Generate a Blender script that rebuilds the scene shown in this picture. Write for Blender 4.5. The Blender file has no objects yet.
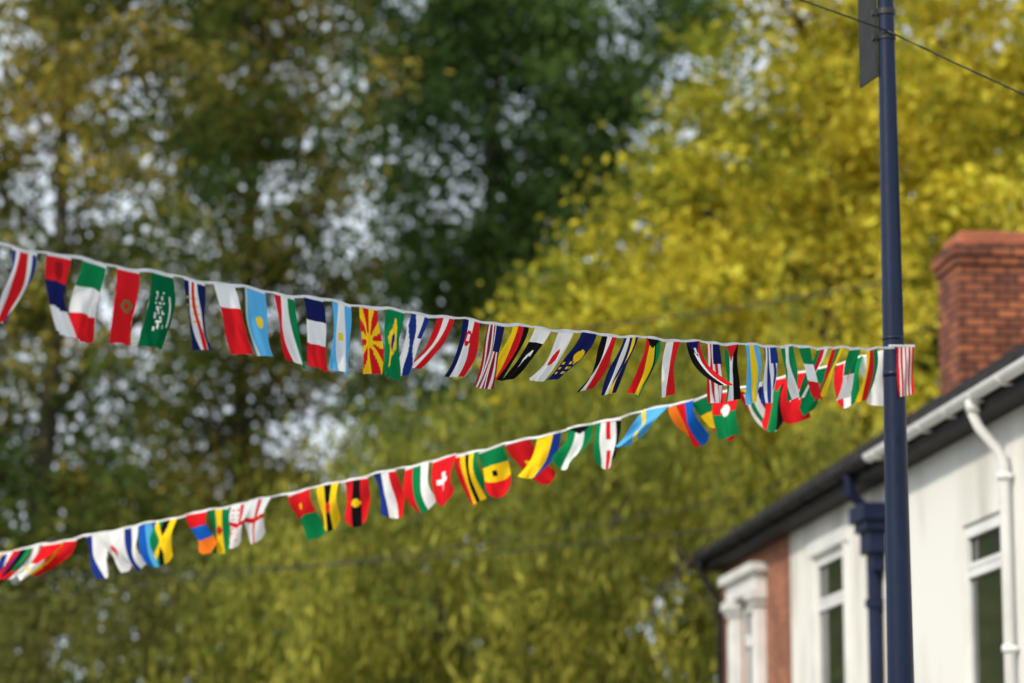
import bpy, math, random
import numpy as np
from mathutils import Vector, Matrix
random.seed(7); rng=np.random.default_rng(11)
S=bpy.context.scene
COL=S.collection

# ------------------------------------------------------------------ helpers
def lin(h):
    r,g,b=h
    f=lambda c:(c/255/12.92) if c<=10 else ((c/255+0.055)/1.055)**2.4
    return (f(r),f(g),f(b))
def new_mat(name):
    m=bpy.data.materials.new(name); m.use_nodes=True
    nt=m.node_tree; b=nt.nodes['Principled BSDF']; return m,nt,b
def noise_mat(name,c1,c2,scale=3,rough=.8,bump=0,detail=6,metal=0,coord='Object',stretch=(1,1,1),lo=.35,hi=.65,bscale=None,spec=.5):
    m,nt,b=new_mat(name)
    tc=nt.nodes.new('ShaderNodeTexCoord'); mp=nt.nodes.new('ShaderNodeMapping'); mp.inputs['Scale'].default_value=stretch
    nt.links.new(tc.outputs[coord],mp.inputs[0])
    n=nt.nodes.new('ShaderNodeTexNoise'); n.inputs['Scale'].default_value=scale; n.inputs['Detail'].default_value=detail
    nt.links.new(mp.outputs[0],n.inputs['Vector'])
    r=nt.nodes.new('ShaderNodeValToRGB'); r.color_ramp.elements[0].position=lo; r.color_ramp.elements[1].position=hi
    r.color_ramp.elements[0].color=(*c1,1); r.color_ramp.elements[1].color=(*c2,1)
    nt.links.new(n.outputs['Fac'],r.inputs[0]); nt.links.new(r.outputs[0],b.inputs['Base Color'])
    b.inputs['Roughness'].default_value=rough; b.inputs['Metallic'].default_value=metal; b.inputs['Specular IOR Level'].default_value=spec
    if bump:
        n2=nt.nodes.new('ShaderNodeTexNoise'); n2.inputs['Scale'].default_value=bscale or scale*8; n2.inputs['Detail'].default_value=5
        nt.links.new(mp.outputs[0],n2.inputs['Vector'])
        bp=nt.nodes.new('ShaderNodeBump'); bp.inputs['Strength'].default_value=bump; bp.inputs['Distance'].default_value=.02
        nt.links.new(n2.outputs['Fac'],bp.inputs['Height']); nt.links.new(bp.outputs[0],b.inputs['Normal'])
    return m
def brick_mat(name,c1,c2,mortar,bw=.225,rh=.075,ms=.012,dirt=(.45,.42,.4)):
    m,nt,b=new_mat(name)
    tc=nt.nodes.new('ShaderNodeTexCoord'); sp=nt.nodes.new('ShaderNodeSeparateXYZ'); cb=nt.nodes.new('ShaderNodeCombineXYZ')
    ad=nt.nodes.new('ShaderNodeMath'); ad.operation='ADD'
    nt.links.new(tc.outputs['Object'],sp.inputs[0]); nt.links.new(sp.outputs[0],ad.inputs[0]); nt.links.new(sp.outputs[1],ad.inputs[1])
    nt.links.new(ad.outputs[0],cb.inputs[0]); nt.links.new(sp.outputs[2],cb.inputs[1])
    br=nt.nodes.new('ShaderNodeTexBrick'); br.inputs['Scale'].default_value=1
    br.inputs['Brick Width'].default_value=bw; br.inputs['Row Height'].default_value=rh; br.inputs['Mortar Size'].default_value=ms
    br.inputs['Mortar Smooth'].default_value=.2
    br.inputs['Color1'].default_value=(*c1,1); br.inputs['Color2'].default_value=(*c2,1); br.inputs['Mortar'].default_value=(*mortar,1)
    nt.links.new(cb.outputs[0],br.inputs['Vector'])
    n=nt.nodes.new('ShaderNodeTexNoise'); n.inputs['Scale'].default_value=1.8; n.inputs['Detail'].default_value=8
    nt.links.new(tc.outputs['Object'],n.inputs['Vector'])
    rp=nt.nodes.new('ShaderNodeValToRGB'); rp.color_ramp.elements[0].position=.3; rp.color_ramp.elements[1].position=.65
    rp.color_ramp.elements[0].color=(*dirt,1); rp.color_ramp.elements[1].color=(1.1,1.05,1,1)
    nt.links.new(n.outputs['Fac'],rp.inputs[0])
    mx=nt.nodes.new('ShaderNodeMix'); mx.data_type='RGBA'; mx.blend_type='MULTIPLY'; mx.inputs['Factor'].default_value=.8
    nt.links.new(br.outputs['Color'],mx.inputs['A']); nt.links.new(rp.outputs[0],mx.inputs['B'])
    nt.links.new(mx.outputs['Result'],b.inputs['Base Color']); b.inputs['Roughness'].default_value=.9
    bp=nt.nodes.new('ShaderNodeBump'); bp.inputs['Strength'].default_value=.6; bp.inputs['Distance'].default_value=.01; bp.invert=True
    nt.links.new(br.outputs['Fac'],bp.inputs['Height']); nt.links.new(bp.outputs[0],b.inputs['Normal'])
    return m
def attr_mat(name,trans=.35):
    m,nt,b=new_mat(name); nt.nodes.remove(b)
    a=nt.nodes.new('ShaderNodeAttribute'); a.attribute_name='Col'
    d=nt.nodes.new('ShaderNodeBsdfDiffuse'); nt.links.new(a.outputs['Color'],d.inputs['Color'])
    t=nt.nodes.new('ShaderNodeBsdfTranslucent'); nt.links.new(a.outputs['Color'],t.inputs['Color'])
    mx=nt.nodes.new('ShaderNodeMixShader'); mx.inputs[0].default_value=trans
    nt.links.new(d.outputs[0],mx.inputs[1]); nt.links.new(t.outputs[0],mx.inputs[2])
    nt.links.new(mx.outputs[0],nt.nodes['Material Output'].inputs['Surface'])
    return m
def obj(name,verts,faces,mat=None,parent=None,smooth=False):
    me=bpy.data.meshes.new(name); me.from_pydata([tuple(v) for v in verts],[],faces); me.update()
    o=bpy.data.objects.new(name,me); COL.objects.link(o)
    if mat: me.materials.append(mat)
    if smooth: me.polygons.foreach_set('use_smooth',[True]*len(me.polygons))
    if parent: o.parent=parent
    return o
def empty(name,loc=(0,0,0),rotz=0):
    e=bpy.data.objects.new(name,None); COL.objects.link(e); e.location=loc; e.rotation_euler=(0,0,rotz); return e
class MB:
    def __init__(s): s.v=[]; s.f=[]
    def box(s,x0,x1,y0,y1,z0,z1):
        n=len(s.v)
        s.v+=[(x0,y0,z0),(x1,y0,z0),(x1,y1,z0),(x0,y1,z0),(x0,y0,z1),(x1,y0,z1),(x1,y1,z1),(x0,y1,z1)]
        s.f+=[(n,n+3,n+2,n+1),(n+4,n+5,n+6,n+7),(n,n+1,n+5,n+4),(n+1,n+2,n+6,n+5),(n+2,n+3,n+7,n+6),(n+3,n,n+4,n+7)]
        return s
    def tube(s,pts,rad,sides=8,cap=True):
        pts=[Vector(p) for p in pts]; n0=len(s.v); N=len(pts)
        if not isinstance(rad,(list,tuple)): rad=[rad]*N
        for i,p in enumerate(pts):
            d=(pts[min(i+1,N-1)]-pts[max(i-1,0)]).normalized()
            ref=Vector((1,0,0)) if abs(d.x)<.9 else Vector((0,1,0))
            a=d.cross(ref).normalized(); b=d.cross(a)
            for k in range(sides):
                t=2*math.pi*k/sides
                s.v.append(tuple(p+(a*math.cos(t)+b*math.sin(t))*rad[i]))
        for i in range(N-1):
            for k in range(sides):
                a=n0+i*sides+k; b=n0+i*sides+(k+1)%sides
                s.f.append((a,b,b+sides,a+sides))
        if cap:
            s.f.append(tuple(n0+k for k in range(sides))[::-1]); s.f.append(tuple(n0+(N-1)*sides+k for k in range(sides)))
        return s
    def prism(s,prof,y0,y1):
        n=len(s.v); k=len(prof)
        s.v+=[(x,y0,z) for x,z in prof]+[(x,y1,z) for x,z in prof]
        for i in range(k):
            j=(i+1)%k; s.f.append((n+i,n+j,n+k+j,n+k+i))
        s.f.append(tuple(range(n,n+k))[::-1]); s.f.append(tuple(range(n+k,n+2*k)))
        return s
    def done(s,name,mat,parent=None,smooth=False,bevel=0):
        o=obj(name,s.v,s.f,mat,parent,smooth)
        if bevel:
            b=o.modifiers.new('bev','BEVEL'); b.width=bevel; b.segments=2
        return o

# ------------------------------------------------------------------ materials
M_leaf=attr_mat('leaf_foliage',.4)
M_flag=attr_mat('flag_cloth',.3)
M_bark=noise_mat('bark',(.035,.028,.02),(.09,.075,.055),4,.9,.6,stretch=(1,1,.2))
M_stucco=noise_mat('painted_render',(.54,.52,.46),(.78,.77,.72),1.1,.85,.25,stretch=(1,1,.45),lo=.28,hi=.52,bscale=40)
M_stucco2=noise_mat('painted_render_cream',(.50,.48,.42),(.76,.74,.68),1.4,.85,.25,stretch=(1,1,.4),lo=.3,hi=.52,bscale=40)
M_brick=brick_mat('red_brick',(.36,.10,.04),(.50,.17,.075),(.22,.17,.13))
M_chim=brick_mat('chimney_brick',(.17,.05,.028),(.54,.175,.07),(.05,.03,.025),.26,.105,.017)
M_chimtop=noise_mat('chimney_flaunching',(.32,.10,.05),(.46,.15,.075),6,.9,.4)
M_slate=noise_mat('slate_roof',(.02,.019,.02),(.045,.042,.042),3,.9,.4,spec=.2)
M_dark=noise_mat('dark_fascia',(.009,.008,.008),(.022,.02,.019),3,.7,.2,spec=.25)
M_white=noise_mat('white_paint',(.70,.70,.68),(.83,.83,.81),2.5,.4,.05)
M_navy=noise_mat('navy_paint',(.005,.010,.038),(.010,.018,.055),3,.55,.1,spec=.25)
M_pole=noise_mat('pole_paint',(.004,.010,.032),(.008,.016,.048),2.2,.40,.12,stretch=(1,1,.3),bscale=30,spec=.28)
M_sign=noise_mat('sign_back_grey',(.016,.018,.014),(.026,.029,.024),5,.6,.05,spec=.2)
M_glass,nt,b=new_mat('window_glass'); b.inputs['Base Color'].default_value=(.02,.03,.028,1); b.inputs['Roughness'].default_value=.06; b.inputs['Specular IOR Level'].default_value=.5
M_tape=noise_mat('white_tape',(.66,.66,.67),(.82,.82,.83),14,.7)
M_cable=noise_mat('black_cable',(.012,.012,.012),(.03,.03,.03),5,.5)
M_asph=noise_mat('asphalt',(.035,.035,.036),(.065,.064,.062),1.2,.9,.5,bscale=120)
M_pave=brick_mat('paving_slabs',(.22,.21,.19),(.28,.27,.25),(.10,.09,.08),.6,.6,.012)
M_kerb=noise_mat('kerb_stone',(.2,.19,.18),(.3,.29,.27),3,.85,.3)
M_line=noise_mat('road_paint',(.5,.5,.48),(.8,.8,.78),6,.7)
M_yline=noise_mat('yellow_road_paint',(.5,.36,.05),(.65,.48,.08),6,.7)
M_ground=noise_mat('grass_ground',(.04,.06,.02),(.08,.10,.035),.4,.95,.5)
M_door=noise_mat('door_paint',(.05,.10,.06),(.07,.14,.08),3,.4)
M_lamp=noise_mat('lamp_glass',(.6,.6,.58),(.75,.75,.72),3,.2)

# ------------------------------------------------------------------ ground
obj('ground',[(-900,-900,0),(900,-900,0),(900,900,0),(-900,900,0)],[(0,1,2,3)],M_ground)
ROT=math.atan2(.1069,.9943); G0=(4.05,23.3,0)   # street frame: local x = into houses, local y = away along street
def sheet(name,x0,x1,y0,y1,z,mat,th=None):
    e=MB().box(x0,x1,y0,y1,(z-(th or .003)),z).done(name,mat); e.location=G0; e.rotation_euler=(0,0,ROT); return e
sheet('road',-11.2,-3.0,-60,22,.008,M_asph)
sheet('road',-60,60,22.01,29,.008,M_asph)
sheet('pavement',-2.85,.34,-60,21,.128,M_pave,.12)
sheet('pavement',-14,-11.36,-60,21,.128,M_pave,.12)
sheet('kerb',-3.0,-2.853,-60,21,.135,M_kerb,.13)
sheet('kerb',-11.357,-11.21,-60,21,.135,M_kerb,.13)
mk=MB()
for i in range(-10,4): mk.box(-7.15,-7.05,i*6,i*6+3,.009,.013)
e=mk.done('road_marking',M_line); e.location=G0; e.rotation_euler=(0,0,ROT)
mk=MB().box(-3.35,-3.25,-60,20,.009,.013).box(-3.55,-3.45,-60,20,.009,.013)
e=mk.done('yellow_road_marking',M_yline); e.location=G0; e.rotation_euler=(0,0,ROT)

# ------------------------------------------------------------------ houses (local x=q inward, y=s along, z up)
def wall_open(mb,y0,y1,z0,z1,ops,x0,x1):
    ys=sorted(set([y0,y1]+[o[0] for o in ops]+[o[1] for o in ops])); zs=sorted(set([z0,z1]+[o[2] for o in ops]+[o[3] for o in ops]))
    for a,b_ in zip(ys,ys[1:]):
        for c,d in zip(zs,zs[1:]):
            if any(o[0]-1e-6<=a and b_<=o[1]+1e-6 and o[2]-1e-6<=c and d<=o[3]+1e-6 for o in ops): continue
            mb.box(x0,x1,a,b_,c,d)
def window(par,y0,y1,z0,z1,xw,split=.3,cols=1,surround=0,nm='window'):
    fr=MB(); t=.08; x0=xw+.03; x1=xw+.10
    fr.box(x0,x1,y0+.002,y0+t,z0+.002,z1-.002).box(x0,x1,y1-t,y1-.002,z0+.002,z1-.002)
    fr.box(x0,x1,y0+t,y1-t,z0+.002,z0+t).box(x0,x1,y0+t,y1-t,z1-t,z1-.002)
    zt=z1-(z1-z0)*split
    fr.box(x0-.012,x1,y0+t,y1-t,zt-.04,zt+.04)
    for c in range(1,cols):
        ym=y0+(y1-y0)*c/cols
        fr.box(x0-.006,x1,ym-.035,ym+.035,z0+t,zt-.04)
        fr.box(x0-.006,x1,ym-.035,ym+.035,zt+.04,z1-t)
    for a,b_ in [(y0+t,y1-t)]:
        fr.box(x0-.02,x0+.02,a,a+.045,zt+.04,z1-t).box(x0-.02,x0+.02,b_-.045,b_,zt+.04,z1-t)
        fr.box(x0-.02,x0+.02,a+.045,b_-.045,zt+.04,zt+.085).box(x0-.02,x0+.02,a+.045,b_-.045,z1-t-.045,z1-t)
    fr.done(nm+'_frame',M_white,par)
    MB().box(x0+.03,x0+.045,y0+t,y1-t,z0+t,z1-t).done(nm+'_glass',M_glass,par)
    sl=MB().box(xw-.08,xw+.03,y0-.08,y1+.08,z0-.09,z0-.001); sl.done(nm+'_sill',M_white,par)
    if surround:
        s=MB(); w=surround
        s.box(xw-.03,xw+.05,y0-w,y0-.001,z0,z1+.002).box(xw-.03,xw+.05,y1+.001,y1+w,z0,z1+.002).box(xw-.045,xw+.05,y0-w-.04,y1+w+.04,z1+.003,z1+w+.02)
        s.done(nm+'_surround',M_white,par)
PITCH=math.tan(math.radians(33.2)); EZ=5.6
def house(name,y0,y1,wallmat,ups,downs,door,gutmat,wall_top=EZ-.05):
    e=empty(name,G0,ROT)
    ops=[(a,b_,c,d) for a,b_,c,d,*_ in ups]+[(a,b_,c,d) for a,b_,c,d,*_ in downs]+[door]
    w=MB(); wall_open(w,y0,y1,0,wall_top,ops,.35,.62); w.done('front_wall',wallmat,e)
    MB().box(.75,.8,y0+.1,y1-.1,0,wall_top).done('dark_interior',M_dark,e)
    g=MB().prism([(.621,0),(8.2,0),(8.2,wall_top),(4.3,wall_top+3.95*PITCH-.25),(.621,wall_top-.02)],y0,y0+.2)
    g.prism([(.621,0),(8.2,0),(8.2,wall_top),(4.3,wall_top+3.95*PITCH-.25),(.621,wall_top-.02)],y1-.2,y1)
    g.box(8.2,8.45,y0,y1,0,wall_top); g.done('side_and_rear_walls',M_brick,e)
    for i,(a,b_,c,d,sp,cols,sur) in enumerate(ups+downs): window(e,a,b_,c,d,.35,sp,cols,sur)
    dm=MB().box(.46,.5,door[0],door[1],door[2],door[3]); 
    for k in range(2):
        for j in range(2): dm.box(.445,.46,door[0]+.12+k*.42,door[0]+.45+k*.42,.25+j*.95,.95+j*.95)
    dm.done('front_door',M_door,e)
    r=MB(); n=26; run=4.25
    for i in range(n):
        xa=.05+run*i/n; xb=.05+run*(i+1)/n+.02
        za=EZ+.05+(xa-.05)*PITCH; zb=EZ+.05+(xb-.05)*PITCH
        r.prism([(xa,za+.012),(xb,zb-.004),(xb,zb-.06),(xa,za-.06)],y0,y1)
    xr=.05+run; zr=EZ+.05+run*PITCH
    r.prism([(xr,zr),(8.8,EZ+.0),(8.8,EZ-.06),(xr,zr-.07)],y0,y1)
    r.done('slate_roof',M_slate,e)
    MB().tube([(xr,y0,zr+.02),(xr,y1,zr+.02)],.07,10).done('ridge_tiles',M_slate,e)
    MB().box(.10,.13,y0,y1,EZ-.20,EZ+.0).box(.131,.349,y0,y1,EZ-.20,EZ-.17).done('fascia_and_soffit',M_dark,e)
    gt=MB(); pr=[]
    for k in range(9):
        a=math.pi+math.pi*k/8; pr.append((.03+.07*math.cos(a),EZ-.035+.075*math.sin(a)))
    for k in range(8,-1,-1):
        a=math.pi+math.pi*k/8; pr.append((.03+.058*math.cos(a),EZ-.035+.062*math.sin(a)))
    gt.prism(pr,y0,y1-.01); 
    yy=y0+.4
    while yy<y1: gt.tube([(.1,yy,EZ-.12),(.03,yy,EZ-.125),(-.045,yy,EZ-.07)],.012,6); yy+=.9
    gt.done('gutter',gutmat,e)
    return e
def downpipe(e,y,mat,z0=.13,r=.045):
    p=MB()
    p.tube([(.03,y,EZ-.08),(.03,y,EZ-.22),(.08,y,EZ-.33),(.22,y-.05,EZ-.52),(.27,y-.05,EZ-.64),(.27,y-.05,z0)],r,12)
    for z in (4.85,3.4,1.8,.6): p.tube([(.27,y-.05,z-.03),(.27,y-.05,z+.03)],r+.015,12).box(.27,.349,y-.11,y+.01,z-.02,z+.02)
    p.tube([(.03,y,EZ-.20),(.03,y,EZ-.1)],r+.018,12)
    p.done('downpipe',mat,e,True)
hA=house('terraced_house',-6.0,5.6,M_stucco,
  [(1.93,3.36,3.05,4.62,.28,1,0),(-2.6,-1.4,3.05,4.54,.28,1,0)],[(1.5,3.4,.9,2.4,.3,2,0),(-3.2,-1.4,.9,2.4,.3,2,0)],(4.2,5.1,.13,2.25),M_white)
downpipe(hA,1.95-.25,M_white)
hB=house('terraced_house',5.6,11.1,M_stucco2,
  [(8.2,9.8,3.25,5.0,.33,1,.13)],[(7.9,9.9,.9,2.4,.3,2,.1)],(6.2,7.1,.13,2.25),M_dark)
hC=house('terraced_house',11.1,15.6,M_brick,
  [(12.95,14.2,3.2,4.85,.3,2,0)],[(12.7,14.5,.9,2.4,.3,2,.1)],(11.5,12.4,.13,2.25),M_dark)
p=MB()
p.box(.10,.349,6.20,6.85,5.02,5.18).box(.14,.349,6.25,6.80,4.92,5.018).box(.18,.349,6.30,6.74,4.70,4.918)
p.box(.23,.349,6.36,6.68,4.52,4.698)
p.tube([(.27,6.52,4.6),(.27,6.52,.13)],.075,12)
for z in (4.2,3.2,2.0): p.tube([(.27,6.52,z-.04),(.27,6.52,z+.04)],.10,12)
p.tube([(.03,6.55,EZ-.1),(.05,6.55,EZ-.3),(.2,6.55,5.17)],.05,10)
p.done('rainwater_hopper_and_pipe',M_navy,hB)
downpipe(hC,15.35,M_dark)
p=MB()
for y0_,y1_ in ((12.62,12.94),(14.21,14.53)):
    p.box(.24,.349,y0_,y1_,2.9,4.72).box(.20,.349,y0_-.04,y1_+.04,4.721,4.79).box(.16,.349,y0_-.08,y1_+.08,4.791,4.90)
    p.box(.21,.239,y0_+.07,y1_-.07,3.1,4.6)
p.box(.22,.349,12.56,14.59,4.901,5.12).box(.14,.349,12.48,14.67,5.121,5.22)
p.done('stone_window_surround',M_white,hC)
MB().box(.30,.349,5.5,5.7,.13,5.38).done('party_pilaster',M_stucco2,hB)
ch=MB(); cx0,cx1,cy0,cy1=2.4,3.95,11.05,12.0
ch.box(cx0,cx1,cy0,cy1,6.2,8.62).box(cx0-.03,cx1+.03,cy0-.03,cy1+.03,8.621,8.73).box(cx0-.06,cx1+.06,cy0-.06,cy1+.06,8.731,8.87)
ch.done('chimney_stack',M_chim,hC)
MB().box(cx0+.05,cx1-.05,cy0+.05,cy1-.05,8.871,9.04).done('chimney_cap',M_chimtop,hC,bevel=.03)
pt=MB()
pt.tube([(cx0+1.25,11.5,9.03),(cx0+1.25,11.5,9.4),(cx0+1.25,11.5,9.45),(cx0+1.25,11.5,9.5)],[.13,.11,.14,.12],14)
pt.done('chimney_pot',M_chimtop,hC)

# ------------------------------------------------------------------ lamp post + sign
PX,PY=2.333,18.0
def lamp_post(x,y,side=-1):
    e=empty('street_lamp',(x,y,0))
    m=MB(); m.tube([(0,0,0),(0,0,1.5),(0,0,1.56),(0,0,2.69),(0,0,4.7),(0,0,6.94),(0,0,8.6)],[.115,.115,.085,.081,.066,.051,.045],28)
    o=m.done('tapered_post',M_pole,e,True)
    o.modifiers.new('es','EDGE_SPLIT').split_angle=math.radians(40)
    a=MB().tube([(0,0,8.5),(side*.05,0,8.85),(side*.35,0,9.05),(side*.9,0,9.1)],.035,10); a.done('lamp_arm',M_pole,e,True)
    MB().box(side*.9-.3,side*.9+.3,-.12,.12,9.06,9.18).done('lamp_head',M_sign,e,bevel=.03)
    MB().box(side*.9-.24,side*.9+.24,-.08,.08,9.03,9.059).done('lamp_lens',M_lamp,e)
    MB().tube([(0,0,4.55),(0,0,4.59)],.070,24).tube([(0,0,4.78),(0,0,4.80)],.068,24).done('pole_bands',M_pole,e,True)
    return e
lamp=lamp_post(PX,PY)
sg=empty('traffic_sign',(PX,PY,0))
m=MB().box(-.006,.006,.0,.29,6.44,7.35); o=m.done('sign_plate',M_sign,sg,bevel=.004); o.location=(-.062,-.02,0); o.rotation_euler=(0,0,math.radians(15))
m=MB()
for z in (6.70,6.86,7.15): m.tube([(0,0,z-.018),(0,0,z+.018)],.060,20).box(-.085,-.045,-.02,.03,z-.02,z+.02)
m.done('sign_clamps',M_cable,sg)

# ------------------------------------------------------------------ cables
tp=empty('telegraph_pole',(-5.6,16.6,0)); MB().tube([(0,0,0),(0,0,9.9)],[.15,.10],14).done('timber_pole',M_bark,tp,True)
MB().box(-.7,.7,-.05,.05,9.2,9.3).done('cross_arm',M_bark,tp)
def cable(name,a,b,sag,r,n=24):
    a=Vector(a);b=Vector(b); pts=[]
    for i in range(n+1):
        t=i/n; p=a.lerp(b,t); p.z-=sag*4*t*(1-t); pts.append(p)
    MB().tube(pts,r,6).done(name,M_cable,None,True)
cable('overhead_cable',(-5.4,16.5,9.6),(PX,PY-.07,6.72),.12,.006)
cable('overhead_cable',(PX,PY-.07,6.72),(4.9,18.6,5.78),.03,.006)
cable('overhead_cable',(4.6,34.6,8.45),(-9,58,11.9),.5,.010)
cable('overhead_cable',(2.9,38,5.9),(-12,36,5.2),.35,.009)
cable('overhead_cable',(2.9,38.4,6.3),(-12,36.5,4.6),.35,.008)

# ------------------------------------------------------------------ bunting
C=dict(r=lin((216,34,40)),dr=lin((156,28,40)),w=lin((238,238,236)),b=lin((34,56,132)),n=lin((28,34,86)),g=lin((20,128,74)),dg=lin((8,98,58)),y=lin((250,208,34)),k=lin((24,24,26)),lb=lin((92,178,228)),o=lin((238,124,38)),bl=lin((28,96,190)))
def seq(q): return [q] if (isinstance(q,str) and q in C) else q
def evalf(L,fx,fy):
    x=fx*1.6; y=fy; c=C['w']
    for l in L:
        t=l[0]
        if t=='v': q=seq(l[1]); c=C[q[min(int(fx*len(q)),len(q)-1)]]
        elif t=='h': q=seq(l[1]); c=C[q[min(int(fy*len(q)),len(q)-1)]]
        elif t=='disc':
            if (x-l[1])**2+(y-l[2])**2<l[3]**2: c=C[l[4]]
        elif t=='tri':
            if x<l[2]*(1-abs(2*y-1)): c=C[l[1]]
        elif t=='rect':
            if l[1]<x<l[3] and l[2]<y<l[4]: c=C[l[5]]
        elif t=='cross':
            if abs(x-l[1])<l[2] or abs(y-.5)<l[2]: c=C[l[3]]
        elif t=='diag':
            if abs(y-(1-x/1.6))<l[1]: c=C[l[2]]
        elif t=='salt':
            if abs(y-x/1.6)<l[1] or abs(y-(1-x/1.6))<l[1]: c=C[l[2]]
        elif t=='rhomb':
            if abs(x-.8)/.62+abs(y-.5)/.4<1: c=C[l[1]]
        elif t=='stripes':
            c=C[l[2] if int(y*l[1])%2==0 else l[3]]
        elif t=='script':
            if .4<x<1.25 and .36<y<.66 and (math.sin(x*61)+math.sin(y*47+x*23)+math.sin(x*17-y*31))>.75: c=C['w']
            if .5<x<1.15 and .22<y<.26: c=C['w']
        elif t=='dots':
            if (math.sin(x*34)>.35 and math.sin(y*30)>.35 and l[1]<x<l[2] and l[3]<y<l[4]): c=C[l[5]]
        elif t=='rays':
            a=math.atan2(y-.5,x-.8); 
            if math.sin(a*8)>.1: c=C[l[1]]
    return c
UP=[ # left (idx -1) to right
 ([('h','bwrrwb')],-.35),([('v','rnw'),('disc',.3,.5,.18,'dr')],.05),([('v','gwr')],-.14),([('h','r'),('disc',.8,.5,.15,'g'),('disc',.8,.5,.08,'r')],-.10),
 ([('h','dg'),('script',)],0),([('h','nnnwrwnn'),('dots',.3,1.0,.3,.9,'y')],.14),([('v','wwrrrr')],.28),([('h','lb'),('disc',.8,.5,.14,'y'),('rect',0,.90,1.6,.95,'y')],.2),
 ([('h','gwr')],.24),([('v','nwr')],.12),([('h',['lb','w','lb']),('disc',.8,.5,.1,'y')],0),([('h','r'),('rays','y'),('disc',.8,.5,.17,'y')],0),
 ([('h','g'),('rhomb','y'),('disc',.8,.5,.22,'b')],-.06),([('h','w'),('diag',.2,'b'),('rect',0,.0,.6,.3,'b')],-.42),([('h','rwr')],-.66),([('h','rwn'),('disc',.5,.5,.2,'r'),('disc',.5,.5,.1,'w')],-.4),
 ([('stripes',11,'dr','w'),('rect',0,0,.65,.5,'n')],-.24),([('h','kry')],-.42),([('h','k'),('v','wkkk'),('disc',.9,.5,.28,'w'),('disc',.98,.43,.24,'k')],-.78),
 ([('h','w'),('disc',.8,.5,.28,'r')],-.66),([('h','n'),('disc',.75,.5,.2,'y'),('dots',.9,1.4,.1,.9,'y')],-.66),([('h','rwk'),('disc',.8,.5,.09,'y')],-.52),
 ([('h','nynwn')],-.3),([('h','gyr'),('tri','k',.3),('rect',0,.3,1.6,.36,'k')],-.34),([('h','rw')],-.22),
 ([('h','rwk'),('tri','n',.5),('disc',.3,.5,.1,'w')],.75),([('stripes',7,'r','w'),('rect',0,0,.6,.5,'n')],.12),([('h','kwg'),('tri','r',.5)],-.1),([('h',['lb','y','lb'])],.1),
 ([('stripes',7,'b','w'),('rect',0,0,.5,.5,'b')],0),([('h','gwg')],.15),([('v','gwr')],.3),([('h','wrg')],-.4),([('h','ygr')],-.4),([('v','gw'),('disc',.8,.5,.22,'r')],-.35),([('h','gry')],-.2),
]
LOW=[ # right to left: flag, lean, tape position
 ([('h','w')],0,.012),([('h','gwr')],.1,.033),([('h','dg'),('disc',.8,.5,.2,'r')],-.3,.056),([('h','r'),('disc',.8,.5,.22,'w'),('disc',.86,.5,.18,'r')],0,.079),([('h','kgr'),('tri','r',.4)],-.1,.10),
 ([('h','nwgwr'),('tri','k',.45),('tri','y',.3)],.5,.128),([('v','rg'),('disc',.7,.5,.2,'w')],.1,.15),([('v','gyr')],.5,.172),([('h',['bl','r','o'])],.3,.195),([('h','lb'),('diag',.07,'y')],-1.1,.218),
 ([('h','kwrwg'),('disc',.8,.5,.2,'w')],-.2,.267),([('h','gwg'),('tri','k',.3)],-.3,.297),([('h','byy')],-.3,.328),([('h','r'),('disc',.8,.5,.1,'y')],.5,.362),([('v','gyr'),('disc',.8,.5,.1,'k')],.25,.39),([('h','gykyr')],.2,.415),
 ([('h','r'),('rect',.5,.4,1.1,.6,'w'),('rect',.7,.2,.9,.8,'w')],.1,.44),([('h','wgr')],.3,.47),([('h','rwb'),('disc',.5,.5,.15,'w')],.25,.506),([('h','rkr'),('disc',.8,.5,.15,'y')],.1,.537),([('h','yky'),('disc',.8,.5,.2,'r')],0,.57),
 ([('v','rg'),('disc',.5,.5,.1,'y')],.1,.603),([('h','w'),('cross',.8,.1,'r')],0,.648),([('h','w'),('cross',.8,.09,'r'),('dots',.1,1.5,.1,.9,'r')],-.1,.669),([('h','gyg'),('disc',.8,.5,.16,'r')],0,.698),([('v',['r','bl','o'])],.3,.724),
 ([('h','ykg'),('salt',.1,'y')],0,.760),([('h',['bl','lb','bl'])],.2,.784),([('h','wbw'),('disc',.8,.5,.15,'b')],.3,.809),([('h','w'),('disc',.8,.5,.3,'r'),('disc',.9,.5,.2,'w')],.45,.832),([('h','wwb')],.4,.85),([('h','rry')],-.9,.886),([('v','rw')],-.7,.905),
 ([('h','gwr')],-.8,.925),([('h','gkr')],-.7,.942),([('h','bwb')],-.5,.958),([('h','ryr')],-.6,.975),([('h','gyg')],-.4,.995),([('h','r')],-.2,1.02),([('h','bwr')],0,1.05),([('h','gyr')],0,1.08),
]
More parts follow.
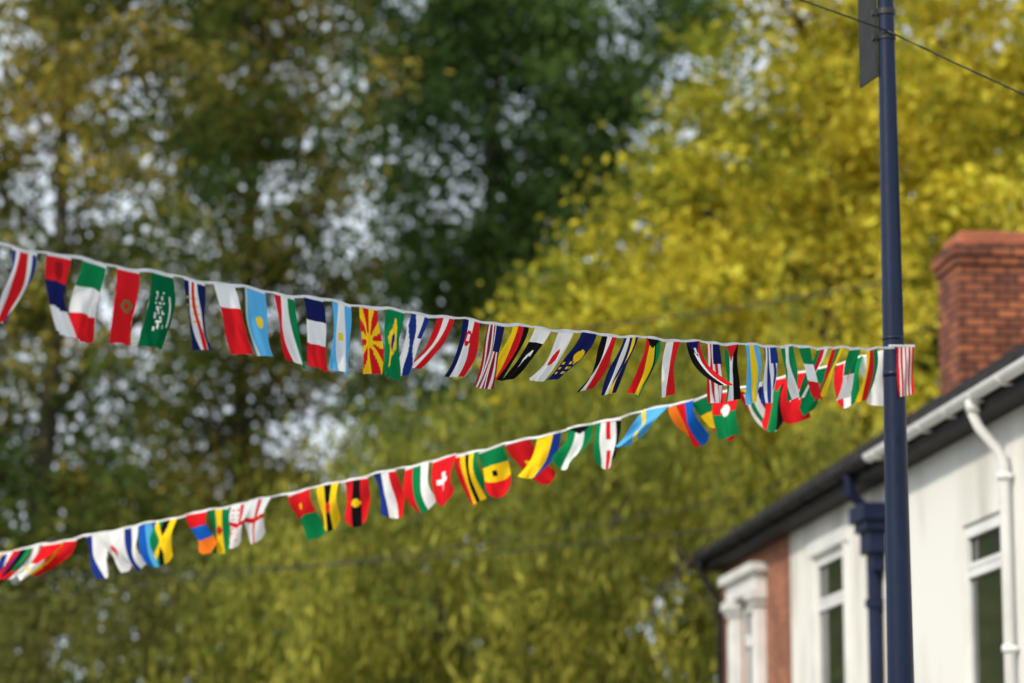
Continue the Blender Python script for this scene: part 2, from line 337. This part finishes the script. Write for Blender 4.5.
def bunting(a,b,sag,t0,t1,flags,slots,wind_seed,L=.32,W=.142,jit=.3,swing=.1,billow=0,tape=.006,tj=0):
    a=Vector(a); b=Vector(b); rr=random.Random(wind_seed)
    LN=(b-a).to_2d().length
    def P(t):
        p=a.lerp(b,t); p.z-=sag*4*t*(1-t)
        if LN>1: p.z+=.005*math.sin(t*90)+.003*math.sin(t*233+1)
        return p
    par=empty('flag_bunting')
    v=[];f=[];n=max(4,int((t1-t0)*260))
    for i in range(n+1):
        p=P(t0+(t1-t0)*i/n); tw=.003*math.sin(i*.7); th=tape*(1+.25*math.sin(i*.37+math.sin(i*.11)))
        for dx,dz in ((-.0012,th),(.0012,th),(.0012+tw,-th),(-.0012+tw,-th)): v.append((p.x+dx,p.y+dx,p.z+dz))
        if i:
            k=(i-1)*4
            for j in range(4): f.append((k+j,k+(j+1)%4,k+4+(j+1)%4,k+4+j))
    obj('tape',v,f,M_tape,par)
    d=(b-a); d.z=0; d.normalize()
    dirsgn=1
    if d.x<0: d=-d; dirsgn=-1
    nrm=Vector((-d.y,d.x,0)); 
    if nrm.y>0: nrm=-nrm
    nu,nv=24,36
    for idx,(spec,t) in enumerate(zip(flags,slots)):
        layers,lean=spec[0],spec[1]
        t+=rr.uniform(-tj,tj)
        p0=P(t); lean+=rr.uniform(-.05,.05)
        yaw=rr.uniform(-jit,jit); ph=rr.uniform(0,6.28); amp=rr.uniform(.008,.020); fr=rr.uniform(.7,1.2)
        sw=rr.uniform(-swing,swing)+(rr.choice([-1,1])*rr.uniform(.1,.45)*billow); LL=L*rr.uniform(.95,1.05)
        sh=rr.uniform(-.14,.14); curl=rr.uniform(-.08,.08)*(1+1.5*billow)
        vv=[];ff=[];cc=[]
        pos=p0.copy(); base=[]
        for j in range(nv+1):
            tt=j/nv
            lx=lean*(.35+1.3*tt)+curl*math.sin(tt*3.7+ph)*1.3; sy=sw*(.4+1.2*tt)+(.12+.35*billow)*math.sin(tt*4+ph)
            dv=Vector((lx,0,-1))+nrm*sy; dv.normalize()
            if j: pos=pos+dv*(LL/nv)
            base.append(pos.copy())
        slope=max(-.35,min(.35,(P(t+.001).z-P(t-.001).z)/.002/LN))
        for j in range(nv+1):
            tt=j/nv; ya=yaw*min(1,tt*1.5)
            wd=Vector((d.x*math.cos(ya)-d.y*math.sin(ya),d.x*math.sin(ya)+d.y*math.cos(ya),0))
            wn=Vector((-wd.y,wd.x,0)); wf=W*(1-(.12+.2*billow)*tt*abs(math.sin(ph)))
            for i in range(nu+1):
                s=i/nu-.5
                q=base[j]+wd*s*wf+wn*(amp*(1+billow)*min(1,tt*2.2)*math.sin(6.28*(s*fr+tt*.5)+ph)+.006*tt*math.sin(6.28*(s*2.6-tt)+ph*2))
                q.z+=slope*dirsgn*s*W+sh*s*W*tt*1.5
                q.z+=billow*.11*(abs(s)*2)**2.2*tt**2*(1 if (idx%3) else .3)
                vv.append(q)
        for j in range(nv):
            for i in range(nu):
                k=j*(nu+1)+i; ff.append((k,k+1,k+nu+2,k+nu+1))
                c=evalf(layers,(j+.5)/nv,1-(i+.5)/nu) if j>0 else C['w']
                cc+=[*c,1]*4
        o=obj('flag_%d'%(idx+1),vv,ff,M_flag,par,True)
        ca=o.data.color_attributes.new('Col','FLOAT_COLOR','CORNER'); ca.data.foreach_set('color',cc)
    return par
upA=(2.33,17.93,4.72); upB=(-2.13,11.5,4.04)
dt=.0264; slots=[.935+dt-dt*i for i in range(len(UP))]
bunting(upA,upB,.112,-.006,1.30,UP,slots,17,jit=.14,swing=.07,tj=.0008)
lowA=(2.28,17.98,4.71); lowB=(-3.93,22,3.863)
bunting(lowA,lowB,.046,0,1.25,LOW,[l[2] for l in LOW],21,jit=.35,swing=.1,L=.335,W=.19,billow=.6)
fl=[([('stripes',9,'r','w')],.0)]
bunting((2.30,17.90,4.73),(2.46,17.93,4.735),0,-.05,.96,fl,[.6],3,L=.315,W=.11,jit=.1,swing=.02)
lamp_post(-3.6,9.25,1); lamp_post(-5.55,23.05,1)

# ------------------------------------------------------------------ foliage
def leaf_obj(name,cen,size,cols,asp=.55,upr=0,parent=None):
    N=len(cen)
    a=rng.normal(size=(N,3)); 
    if upr: a=a*np.array([.35,.35,1])+np.array([.15,0,upr])
    a/=np.linalg.norm(a,axis=1)[:,None]
    b=rng.normal(size=(N,3)); b-=a*(a*b).sum(1)[:,None]; b/=np.linalg.norm(b,axis=1)[:,None]
    s=size[:,None]
    A=a*s*.5; B=b*s*.5*asp
    V=np.stack([cen-A,cen+B-.1*A,cen+A,cen-B-.1*A],1).reshape(-1,3)
    me=bpy.data.meshes.new(name)
    me.vertices.add(4*N); me.vertices.foreach_set('co',V.astype(np.float32).ravel())
    me.loops.add(4*N); me.loops.foreach_set('vertex_index',np.arange(4*N,dtype=np.int32))
    me.polygons.add(N); me.polygons.foreach_set('loop_start',np.arange(0,4*N,4,dtype=np.int32))
    me.update(calc_edges=True)
    ca=me.color_attributes.new('Col','FLOAT_COLOR','CORNER')
    cc=np.ones((N,4,4),np.float32); cc[:,:,:3]=cols[:,None,:]; ca.data.foreach_set('color',cc.ravel())
    me.materials.append(M_leaf)
    o=bpy.data.objects.new(name,me); COL.objects.link(o)
    if parent: o.parent=parent
    return o
def vnoise(p,f,seed):
    r=np.random.default_rng(seed); out=0
    for k in range(5):
        d=r.normal(size=3); d/=np.linalg.norm(d); out=out+np.sin((p@d)*f*(1+.45*k)+r.uniform(0,6.28))
    return out/5
def tree(name,base,lobes,ncl,nleaf,size,palette,trunk_r=.45,clr=(.5,1.0),asp=.55,upr=0,shell=.45,limbs=26,seed=1,flat=.7,top=None):
    r=np.random.default_rng(seed); e=empty(name)
    lob=np.array(lobes,float); vol=lob[:,3]*lob[:,4]*lob[:,5]; w=vol/vol.sum()
    ch=r.choice(len(lob),size=ncl,p=w)
    d=r.normal(size=(ncl,3)); d/=np.linalg.norm(d,axis=1)[:,None]
    rad=(shell+(1-shell)*r.random(ncl))**.7*(1+.14*r.normal(size=ncl)*.6)
    cc=lob[ch,:3]+d*rad[:,None]*lob[ch,3:6]
    cc=cc[cc[:,2]>.6]; n=len(cc)
    cr=r.uniform(clr[0],clr[1],n)
    k=(nleaf*(cr/np.mean(clr))**2).astype(int)+3
    idx=np.repeat(np.arange(n),k); N=len(idx)
    off=r.normal(size=(N,3))*np.array([1,1,flat])*.55
    P=cc[idx]+off*cr[idx][:,None]
    pal=np.array(palette,float)
    f=.5+.5*vnoise(P,.33,seed+5)+.18*r.normal(size=N)+(.22*r.normal(size=n))[idx]
    f=np.clip(f,0,.999)*(len(pal)-1); i0=f.astype(int); fr=(f-i0)[:,None]
    col=pal[i0]*(1-fr)+pal[np.minimum(i0+1,len(pal)-1)]*fr
    col=col*r.uniform(.65,1.35,N)[:,None]*r.uniform(.8,1.2,n)[idx][:,None]
    leaf_obj('leaves',P,size*r.uniform(.6,1.35,N),np.clip(col,0,1),asp,upr,e)
    m=MB(); b=Vector(base); topz=top or (lob[:,2]+lob[:,5]*.5).max()
    tp=[]; tr=[]; cxy=Vector((float((lob[:,0]*w).sum()),float((lob[:,1]*w).sum()),0))
    for i in range(9):
        t=i/8; q=Vector((b.x+(cxy.x-b.x)*t**1.5+.25*math.sin(t*7+seed),b.y+(cxy.y-b.y)*t**1.5,b.z+(topz-b.z)*t)); tp.append(q); tr.append(trunk_r*(1.15-t)**1.1*.9+.03)
    m.tube(tp,tr,9)
    sel=r.choice(n,size=min(limbs,n),replace=False)
    for sidx in sel:
        tgt=Vector(cc[sidx]); t=max(.12,min(.85,(tgt.z-b.z-abs((tgt-cxy).to_2d().length)*.9)/(topz-b.z)))
        fi=t*8; i=int(fi); st=tp[i].lerp(tp[min(i+1,8)],fi-i); r0=max(.035,trunk_r*.45*(1.1-t))
        pts=[];rs=[]
        for j in range(7):
            u=j/6; q=st.lerp(tgt,u); q.z+=.12*(tgt-st).length*math.sin(u*3.14)*.6*(1 if r.random()<.8 else -.5)*(.5); q.x+=.12*math.sin(u*9+sidx); q.y+=.1*math.cos(u*8+sidx)
            pts.append(q); rs.append(r0*(1-u)**.8+.018)
        m.tube(pts,rs,6)
        dd=((cc-np.array(pts[4]))**2).sum(1); 
        for kk in np.argsort(dd)[1:6]:
            a0=pts[3+int(kk)%3]; g=Vector(cc[kk]); mid=a0.lerp(g,.5)+Vector((0,0,.15)); m.tube([a0,mid,g],[.045,.03,.012],5)
    m.done('trunk_and_limbs',M_bark,e,True)
    return e
olive=[(.055,.095,.025),(.10,.145,.033),(.20,.20,.04),(.42,.33,.065)]
green=[(.06,.115,.035),(.10,.17,.045),(.17,.245,.06)]
green2=[(.05,.085,.024),(.10,.145,.035),(.16,.20,.045)]
yellow=[(.18,.22,.03),(.46,.43,.045),(.74,.62,.06),(.85,.74,.10)]
willow=[(.10,.135,.03),(.21,.235,.04),(.34,.33,.055),(.46,.42,.07)]
brown=[(.07,.085,.026),(.15,.15,.04),(.22,.235,.055)]
tree('autumn_tree',(-10,64,0),[(-10.6,64,15,4.4,4,7.5),(-9.2,64,21.5,4.0,4,5),(-10.5,64,8.5,4.4,4,5)],470,88,.215,olive,.30,(.45,1.05),shell=.15,limbs=34,seed=3)
tree('autumn_tree',(-6.4,72,0),[(-6.6,72,17,3.3,3.5,7),(-6.2,72,24.5,3.4,3.5,5),(-6.4,72,10,4.4,3,5)],430,88,.235,olive,.28,(.45,1.1),shell=.15,limbs=30,seed=8)
tree('broadleaf_tree',(-.8,80,0),[(-.6,80,21,4.6,4,6),(2.6,80,25,4.2,4,5.5),(-2.2,80,15.5,3.4,3,4),(-2.6,80,26,3,3,4)],460,105,.265,green,.42,(.6,1.25),shell=.3,limbs=24,seed=12)
tree('broadleaf_tree',(8,86,0),[(6,86,16,6,4,7),(12,88,20,6,4,8),(1.5,86,13,4,3,4)],400,60,.48,green2,.42,(.9,1.7),shell=.2,limbs=14,seed=14)
tree('yellow_autumn_tree',(6,59,0),[(8,60,13,5.8,4,7.5),(2.6,58,10.2,2.7,3,4.2),(8,58,19,4.3,3.5,4.5),(4.4,58,14.3,2.2,2.5,3.6),(1.5,58,11.2,1.7,2.2,3.0)],700,105,.21,yellow,.34,(.4,.95),shell=.45,limbs=16,seed=21)
tree('willow_tree',(1,49,0),[(-.8,48,4.2,3,2,4.6),(2.6,49,4.8,3,2,5.0),(-3.6,47.5,3.4,2.4,2,4.2),(5.6,50,4.6,3,2,5),(-2.6,51,4.6,2.6,2,4.2),(1.2,53,6,3.4,2,4.8)],620,125,.27,willow,.15,(.35,.75),asp=.20,upr=.9,shell=.5,limbs=12,seed=31,flat=1.7,top=6)
tree('hedgerow_bush',(-7.5,51,0),[(-6.6,50,2.8,2.6,2,4),(-10.2,52,3,3,2,4.2),(-14,52,3,3,2,4.5)],260,110,.25,brown,.2,(.4,.8),asp=.28,upr=.4,shell=.45,limbs=12,seed=41,flat=1.4,top=4.5)
lob=[(x,108+6*math.sin(x),7+2.0*math.sin(x*.37),6,5,8+2*math.sin(x*.7+1)) for x in range(-56,60,7)]+[(x,98,4.5,6,3,6) for x in range(-28,32,7)]
tree('distant_tree_line',(0,108,0),lob,1000,40,.75,green2,.3,(1.0,2.0),shell=.25,limbs=10,seed=51)

# ------------------------------------------------------------------ world, sun, camera
sd=Vector((-.60,-.62,.66)).normalized()
el=math.asin(sd.z); rot=math.atan2(sd.x,sd.y)
W=bpy.data.worlds.new('World'); S.world=W; W.use_nodes=True; nt=W.node_tree
sky=nt.nodes.new('ShaderNodeTexSky'); sky.sky_type='NISHITA'; sky.sun_disc=False; sky.sun_elevation=el; sky.sun_rotation=rot
sky.dust_density=3.0; sky.air_density=1.0; sky.ozone_density=1.0
# thin bright cloud over the blue
tc=nt.nodes.new('ShaderNodeTexCoord'); mp=nt.nodes.new('ShaderNodeMapping'); mp.inputs['Scale'].default_value=(1,1,2.5)
nz=nt.nodes.new('ShaderNodeTexNoise'); nz.inputs['Scale'].default_value=3.0; nz.inputs['Detail'].default_value=6
cr=nt.nodes.new('ShaderNodeValToRGB'); cr.color_ramp.elements[0].position=.3; cr.color_ramp.elements[1].position=.6
cr.color_ramp.elements[0].color=(.65,.65,.65,1); cr.color_ramp.elements[1].color=(.98,.98,.98,1)
mx=nt.nodes.new('ShaderNodeMix'); mx.data_type='RGBA'; mx.inputs['B'].default_value=(6.8,7.4,8.2,1)
nt.links.new(tc.outputs['Generated'],mp.inputs[0]); nt.links.new(mp.outputs[0],nz.inputs['Vector']); nt.links.new(nz.outputs['Fac'],cr.inputs[0])
nt.links.new(cr.outputs[0],mx.inputs['Factor']); nt.links.new(sky.outputs[0],mx.inputs['A'])
nt.links.new(mx.outputs['Result'],nt.nodes['Background'].inputs[0]); nt.nodes['Background'].inputs[1].default_value=.15
L=bpy.data.lights.new('sun','SUN'); L.energy=3.3; L.angle=math.radians(4); L.color=(1,.92,.79)
lo=bpy.data.objects.new('sun',L); COL.objects.link(lo); lo.rotation_euler=(-sd).to_track_quat('-Z','Y').to_euler()
cam=bpy.data.cameras.new('camera'); co=bpy.data.objects.new('camera',cam); COL.objects.link(co)
co.location=(0,0,1.6); co.rotation_euler=(math.radians(100),0,0)
cam.lens=105; cam.sensor_width=36; cam.clip_end=3000; cam.clip_start=.1
cam.dof.use_dof=True; cam.dof.focus_distance=15.3; cam.dof.aperture_fstop=1.6
S.camera=co
S.view_settings.view_transform='Standard'; S.view_settings.look='None'; S.view_settings.exposure=0
